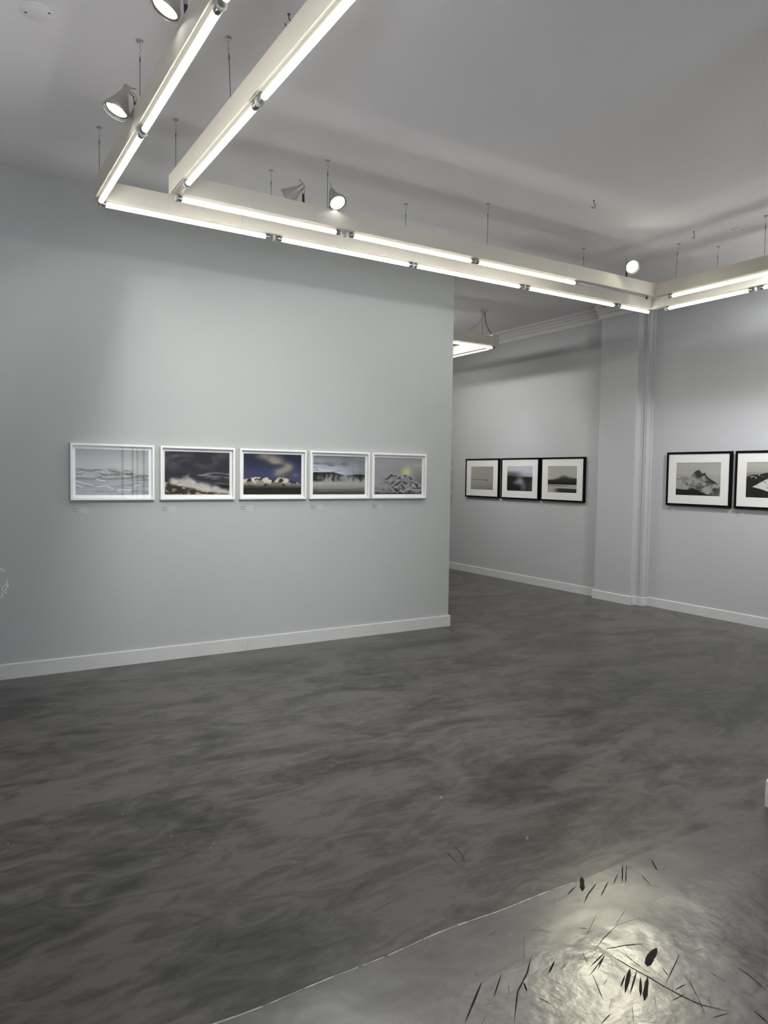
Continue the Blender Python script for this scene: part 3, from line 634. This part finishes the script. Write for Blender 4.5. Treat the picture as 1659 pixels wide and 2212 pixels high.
for a, b, m_ in ((4.91, 4.045, 'tube'), (3.90, 2.77, 'tube_cool'), (2.67, 2.15, 'tube')): tube_on(F1, 'y', xro, a, b, m_)
for t, s_ in ((4.945, -1), (3.973, 1), (2.72, 1)): sock(F1, 'y', xro, t, s_)
for x, y in ((.935, 4.016), (.935, 5.14), (2.145, yo), (3.344, yo), (5.432, yo), (6.452, 4.38), (.935, 2.6), (6.448, 2.6)): hang(F1, x, y)
# inner U
xi, yi, xri = 1.328, 4.762, 6.038
F2 = empty('hanging_light_fixture', (3.7, yi, ZB), 'inner cream U-shaped beam of fluorescent tubes with one empty tube bay by its right corner', 'light fixture', 'cream tube light beams')
housing(F2, 'x', yi, xi - HW, xri + HW, (2.312, 3.55, 4.80))
housing(F2, 'y', xi, 2.1, yi - HW - .0004, (2.5, 3.752))
housing(F2, 'y', xri, 2.1, yi - HW - .0004, (3.15,))
yt = yi + .006
for a, b in ((1.372, 2.493), (2.642, 3.738), (3.819, 4.928)): tube_on(F2, 'x', yt, a, b)
for t, s_ in ((1.335, 1), (2.567, 1), (3.779, 1), (4.968, 1), (5.925, -1)): sock(F2, 'x', yt, t, s_)
for a, b in ((4.475, 3.396), (3.273, 2.15)): tube_on(F2, 'y', xi, a, b)
for t, s_ in ((4.512, -1), (3.335, 1)): sock(F2, 'y', xi, t, s_)
for a, b in ((4.56, 3.43), (3.32, 2.19)): tube_on(F2, 'y', xri, a, b)
for t, s_ in ((4.60, -1), (3.375, 1)): sock(F2, 'y', xri, t, s_)
for x, y, dx in ((1.316, 3.736, .015), (1.33, 4.76, 0), (2.42, 4.76, 0), (3.906, 4.762, .0), (6.07, 4.54, -.03), (6.036, 3.66, 0), (1.33, 2.3, 0)): hang(F2, x, y, dx)
# back-room fixture
yb, xb = 7.74, 6.53
F3 = empty('hanging_light_fixture', (xb - .4, yb, ZB), 'cream tube light beam in the back room, seen past the partition edge', 'light fixture', 'cream tube light beams')
housing(F3, 'x', yb, 4.3, xb + HW, (5.45,))
housing(F3, 'y', xb, yb + HW + .0004, 10.9, (9.2,))
for a, b in ((6.47, 5.36), (5.26, 4.36)): tube_on(F3, 'x', yb + .006, a, b)
for t, s_ in ((6.51, -1), (5.31, 1)): sock(F3, 'x', yb + .006, t, s_)
tube_on(F3, 'y', xb, 7.86, 8.99, 'tube_off'); tube_on(F3, 'y', xb, 9.1, 10.2)
for t, s_ in ((7.82, 1), (9.045, 1), (10.24, -1)): sock(F3, 'y', xb, t, s_)
housing(F3, 'x', 8.12, 4.3, 6.02)
for a, b in ((5.88, 4.78),): tube_on(F3, 'x', 8.12, a, b)
for xx in (5.55, 4.5):  # hidden side beams, added to brighten the back room wall
    housing(F3, 'y', xx, 8.16, 11.0)
    for a, b in ((8.25, 9.4), (9.55, 10.7)): tube_on(F3, 'y', xx, a, b)
sock(F3, 'x', 8.12, 5.94, -1)
hang(F3, 4.8, 8.12); hang(F3, 6.29, 7.74); hang(F3, 4.6, 7.74); hang(F3, 6.53, 10.0)
rose = MB().lathe([(0, 0), (.055, 0), (.055, .012), (.03, .022), (0, .022)], (6.37, 7.80, ZC), (0, 0, -1), 20)
ro = rose.obj('ceiling_rose', M['cornice'], F3, origin=(6.37, 7.80, ZC))
MB().tube([(6.36, 7.80, ZC - .02), (6.33, 7.79, 3.75), (6.24, 7.77, 3.64), (6.10, 7.75, 3.56), (6.0, yb, ZT + .004)], .0055, 8).obj('power_cable', M['cable'], F3, origin=(6.36, 7.80, ZC))
MB().tube([(6.38, 7.80, ZC - .02), (6.385, 7.79, 3.72), (6.41, 7.77, 3.62), (6.46, 7.75, 3.54), (6.49, yb, ZT + .004)], .0055, 8).obj('power_cable', M['wire'], F3, origin=(6.38, 7.80, ZC))
MB().box((4.99, yi - .006, ZB - .016), (5.90, yi + .018, ZB - .003)).obj('reflector_strip', M['silver'], F2, origin=(5.44, yi, ZB))
MB().box((6.46, yb - .03, ZT), (6.56, yb + .03, ZT + .03)).obj('junction_box', M['cornice'], F3, origin=(6.5, yb, ZT), bevel=.003)

# ------------------------------------------------------------------ spotlights on the beams
def spotlight(base, apex, d, lens, label, power, dia=.066, ang=62, col=(1, 1, .96), blend=.9, ring=False, aim=None):
    b = Vector((base[0], base[1], ZT)); A = Vector(apex); d = Vector(d).normalized(); L_ = .135
    root = empty('spotlight', tuple(b), label, 'spotlight', 'clip-on spotlights standing on the beams')
    j = A + Vector((0, 0, -.012)); side = (b - A); side.z = 0
    jj = Vector((b.x * .75 + A.x * .25, b.y * .75 + A.y * .25, A.z - .004))
    lo = b.lerp(jj, .62)
    MB().tube([b, lo], .0085, 10).obj('stem', M['stem'], root, origin=tuple(b))
    MB().tube([b, b + Vector((0, 0, .01))], .014, 10).obj('stem_foot', M['stem'], root, origin=tuple(b))
    MB().tube([lo, jj, A], [.0095, .0095, .008], 10).obj('swivel_joint', M['silver'], root, origin=tuple(jj))
    prof = [(0, -.022), (.013, -.022), (.018, -.018), (.019, .006), (.021, .018), (.036, .058), (.053, .095), (dia - .002, .115), (dia, .124), (dia, L_), (dia - .004, L_ + .001), (dia - .005, L_ - .012), (dia - .008, L_ - .014)]
    sh = MB().lathe(prof, A, d, 36); shade = sh.obj('lamp_shade', M['lampshell'], root, origin=tuple(A))
    up = Vector((0, 0, 1)) if abs(d.z) < .9 else Vector((1, 0, 0))
    q = A - d * .016; side2 = (up - d * up.dot(d)).normalized()
    MB().tube([q, q + (side2 * .6 - d * .2 + Vector((-.35, .1, .1))).normalized() * .052], .0022, 6).obj('aiming_pin', M['wire'], root, origin=tuple(q))
    rr = MB().lathe([(dia - .0055, L_ - .009), (dia - .011, L_ - .005), (dia - .012, L_ - .013)], A, d, 36); rr.obj('lens_ring', M['darklens'], root, origin=tuple(A + d * L_))
    lf = MB().lathe([(dia - .012, L_ - .011), (dia - .03, L_ - .0085), (0.0, L_ - .0075)], A, d, 36)
    lens_o = lf.obj('lens', M[lens], root, origin=tuple(A + d * L_))
    if ring: MB().lathe([(dia + .001, L_ + .004), (dia + .003, L_ + .006), (dia + .001, L_ + .008), (dia - .002, L_ + .006), (dia + .001, L_ + .004)], A, d, 36).obj('retaining_wire', M['silver'], root, origin=tuple(A + d * L_))
    if power:
        ld = bpy.data.lights.new('spotlight_lamp', 'SPOT'); ld.energy = power; ld.spot_size = math.radians(ang); ld.spot_blend = blend; ld.shadow_soft_size = .045; ld.color = col
        lo_ = bpy.data.objects.new('spotlight_lamp', ld); C.objects.link(lo_); lo_.parent = root
        pos = A + d * (L_ + .015); lo_.location = pos - b
        dd = (Vector(aim) - pos) if aim else d
        lo_.rotation_euler = dd.to_track_quat('-Z', 'Y').to_euler()
    return root
spotlight((.936, 3.18), (.888, 3.13, 3.64), (-.41, .12, -.885), 'lampface', 'lit spotlight at the top edge of the photo above the left beam', 45)
spotlight((.936, 4.09), (.872, 4.05, 3.60), (-.38, .0, -.92), 'lampface', 'lit spotlight with a pale wire ring above the left beam, lower of the two there', 45, ring=True)
spotlight((2.232, 4.762), (2.212, 4.75, 3.618), (-.62, .55, -.56), 'darklens', 'spotlight seen side-on with its cone turned left, on the inner beam', 0)
spotlight((2.441, 4.762), (2.461, 4.762, 3.64), (0.03, -.60, -.80), 'lampface', 'lit spotlight turned to the camera, right of the side-on one', 45)
spotlight((5.61, 4.762), (5.61, 4.745, 3.64), (-.42, -.76, -.50), 'lamphot', 'dazzling round spotlight by the right corner of the beams', 120, ang=80, col=(1, .94, .72))
# spotlights outside the view: sources of the wall pools, then ones added as fill
spotlight((5.1, 7.74), (5.12, 7.76, 3.65), (.75, .25, -.6), 'lampface', 'lit spotlight on the back room beam, hidden behind the partition', 34, ang=36, blend=1, col=(.88, .88, 1.0), aim=(7.55, 8.30, 1.72))
spotlight((6.038, 3.2), (6.06, 3.2, 3.65), (.8, .3, -.5), 'lampface', 'lit spotlight on the right arm of the inner beam', 125, ang=84, blend=1, col=(.9, .91, 1.0), aim=(7.63, 4.5, 2.1))
spotlight((5.55, 9.2), (5.57, 9.18, 3.65), (.8, -.3, -.6), 'lampface', 'added wide fill spotlight on the back room side beam, farther of the two there', 34, ang=145, blend=1, aim=(7.55, 8.6, .7))  # this one and the next are added to lift the back wall
spotlight((5.55, 8.45), (5.57, 8.43, 3.65), (.8, -.3, -.6), 'lampface', 'added wide fill spotlight on the back room side beam, nearer of the two there', 40, ang=145, blend=1, aim=(7.55, 7.4, .7))
spotlight((1.328, 2.75), (1.35, 2.75, 3.65), (.8, .3, -.35), 'lampface', 'added fill spotlight on the left arm turned to the pier', 170, ang=44, blend=1, aim=(7.5, 5.7, 1.3))  # added fill for the pier face
spotlight((6.038, 2.5), (6.06, 2.5, 3.65), (.3, .8, -.5), 'lampface', 'added wide fill spotlight at the near end of the right arm', 120, ang=125, blend=1, aim=(7.6, 4.9, 1.2))  # added fill for the right wall
spotlight((1.328, 2.25), (1.33, 2.27, 3.65), (.3, .8, -.5), 'lampface', 'added wide fill spotlight at the near end of the left arm', 290, ang=92, blend=1, aim=(1.7, 6.1, -.2))  # added fill for the lower left wall

# ------------------------------------------------------------------ loose hooks and cover plates on the ceiling
for (x, y), lb in (((4.569, 4.229), 'bare dark hook in the ceiling, left of the two beyond the bright spotlight'), ((5.883, 4.243), 'bare dark hook in the ceiling above the right beam corner'), ((1.50, 3.385), 'bare bent hook in the ceiling at the top between the two beams')):
    mb = MB().tube([(x, y, ZC), (x, y, ZC - .022), (x + .012, y, ZC - .032), (x + .014, y, ZC - .048), (x + .003, y, ZC - .062), (x - .014, y, ZC - .062), (x - .022, y, ZC - .05)], .0032, 6)
    mb.lathe([(0, 0), (.008, 0), (.008, .003), (0, .003)], (x, y, ZC), (0, 0, -1), 10)
    tag(mb.obj('ceiling_hook', M['wire'], origin=(x, y, ZC)), lb, 'hook', 'bare ceiling hooks')
for (x, y, r), lb in (((.452, 4.045, .08), 'round white cover plate with two screws, upper left of the ceiling'), ((6.143, 3.98, .06), 'round cover plate with two screws near the right beam')):
    mb = MB().lathe([(0, .004), (r - .004, .004), (r, .002), (r, 0)], (x, y, ZC), (0, 0, -1), 36)
    o = tag(mb.obj('ceiling_cover_plate', M['ceil'], origin=(x, y, ZC)), lb, 'cover plate', 'round ceiling cover plates')
    for s_ in (-1, 1):
        MB().lathe([(0, .007), (.005, .006), (.006, .003)], (x + s_ * r * .62, y - s_ * r * .35, ZC), (0, 0, -1), 10).obj('screw', M['screw'], o, origin=(x + s_ * r * .62, y - s_ * r * .35, ZC))

# unseen lamps added as fill, to brighten the ceiling and upper walls
def fill_lamp(x, y, aim, power, label):
    root = empty('added_fill_lamp', (x, y, 0), label, 'added fill lamp')
    MB().lathe([(0, 0), (.15, 0), (.15, .015), (.02, .03), (0, .03)], (x, y, 0), (0, 0, 1), 28).obj('base', M['stem'], root, origin=(x, y, 0))
    MB().tube([(x, y, .02), (x, y, 1.72)], .012, 10).obj('pole', M['stem'], root, origin=(x, y, 0))
    MB().lathe([(.02, 1.70), (.05, 1.72), (.14, 1.80), (.142, 1.80), (.05, 1.712), (.02, 1.69)], (x, y, 0), (0, 0, 1), 28).obj('bowl_shade', M['lampshell'], root, origin=(x, y, 0))
    MB().lathe([(0, 1.76), (.08, 1.765), (.1, 1.775)], (x, y, 0), (0, 0, 1), 24).obj('lens', M['lampface'], root, origin=(x, y, 0))
    ld = bpy.data.lights.new('fill_lamp_spot', 'SPOT'); ld.energy = power; ld.spot_size = math.radians(150); ld.spot_blend = 1; ld.shadow_soft_size = .22; ld.color = (1, .99, 1)
    lo_ = bpy.data.objects.new('fill_lamp_spot', ld); C.objects.link(lo_); lo_.parent = root; lo_.location = (0, 0, 1.84)
    lo_.rotation_euler = (Vector(aim) - Vector((x, y, 1.84))).to_track_quat('-Z', 'Y').to_euler()
fill_lamp(-1.0, 3.4, (-.4, 3.6, ZC), 32, 'added fill lamp on a pole, unseen left of the view')
fill_lamp(7.15, 2.35, (5.0, 3.0, ZC), 26, 'added fill lamp on a pole, unseen behind the near wall')
fill_lamp(-.7, -1.4, (1.6, 1.2, ZC), 110, 'added fill lamp on a pole, unseen behind the camera')

# near room: unseen tube lights added as fill
F4 = empty('hanging_light_fixture', (3.0, .2, ZB), 'added unseen cream tube light beam over the entrance room', 'light fixture', 'cream tube light beams')
housing(F4, 'x', -.4, .0, 5.6)
for a, b in ((.1, 1.25), (1.4, 2.5), (2.6, 3.7), (3.8, 4.9)): tube_on(F4, 'x', -.4, a, b)
hang(F4, .6, -.4); hang(F4, 3.2, -.4)

# ------------------------------------------------------------------ camera, world, view
cam = bpy.data.cameras.new('camera'); co = bpy.data.objects.new('camera', cam); C.objects.link(co)
yaw, pit, rol = 1.01797439, -0.05101179, 0.01430993
f = Vector((math.cos(pit) * math.cos(yaw), math.cos(pit) * math.sin(yaw), math.sin(pit))); r = Vector((math.sin(yaw), -math.cos(yaw), 0)); u = r.cross(f)
r2 = r * math.cos(rol) + u * math.sin(rol); u2 = -r * math.sin(rol) + u * math.cos(rol)
mw = Matrix((r2, u2, -f)).transposed().to_4x4(); mw.translation = (0, 0, 1.6); co.matrix_world = mw
cam.sensor_fit = 'VERTICAL'; cam.sensor_height = 36; cam.lens = 36 * 1563.688 / 2212; cam.clip_start = .02
bpy.context.scene.camera = co
w = bpy.data.worlds.new('world'); bpy.context.scene.world = w; w.use_nodes = True
w.node_tree.nodes['Background'].inputs[0].default_value = (.8, .88, 1, 1); w.node_tree.nodes['Background'].inputs[1].default_value = 2.4
vs = bpy.context.scene.view_settings
vs.view_transform = 'Standard'; vs.look = 'None'; vs.exposure = .6; vs.gamma = 1; vs.use_curve_mapping = False
cy = bpy.context.scene.cycles
cy.use_denoising = True; cy.max_bounces = 7; cy.diffuse_bounces = 4; cy.glossy_bounces = 3; cy.adaptive_threshold = .02; cy.transparent_max_bounces = 8; cy.sample_clamp_indirect = 6
cy.caustics_reflective = False; cy.caustics_refractive = False
for o in bpy.data.objects:
    if 'org' in o: del o['org']
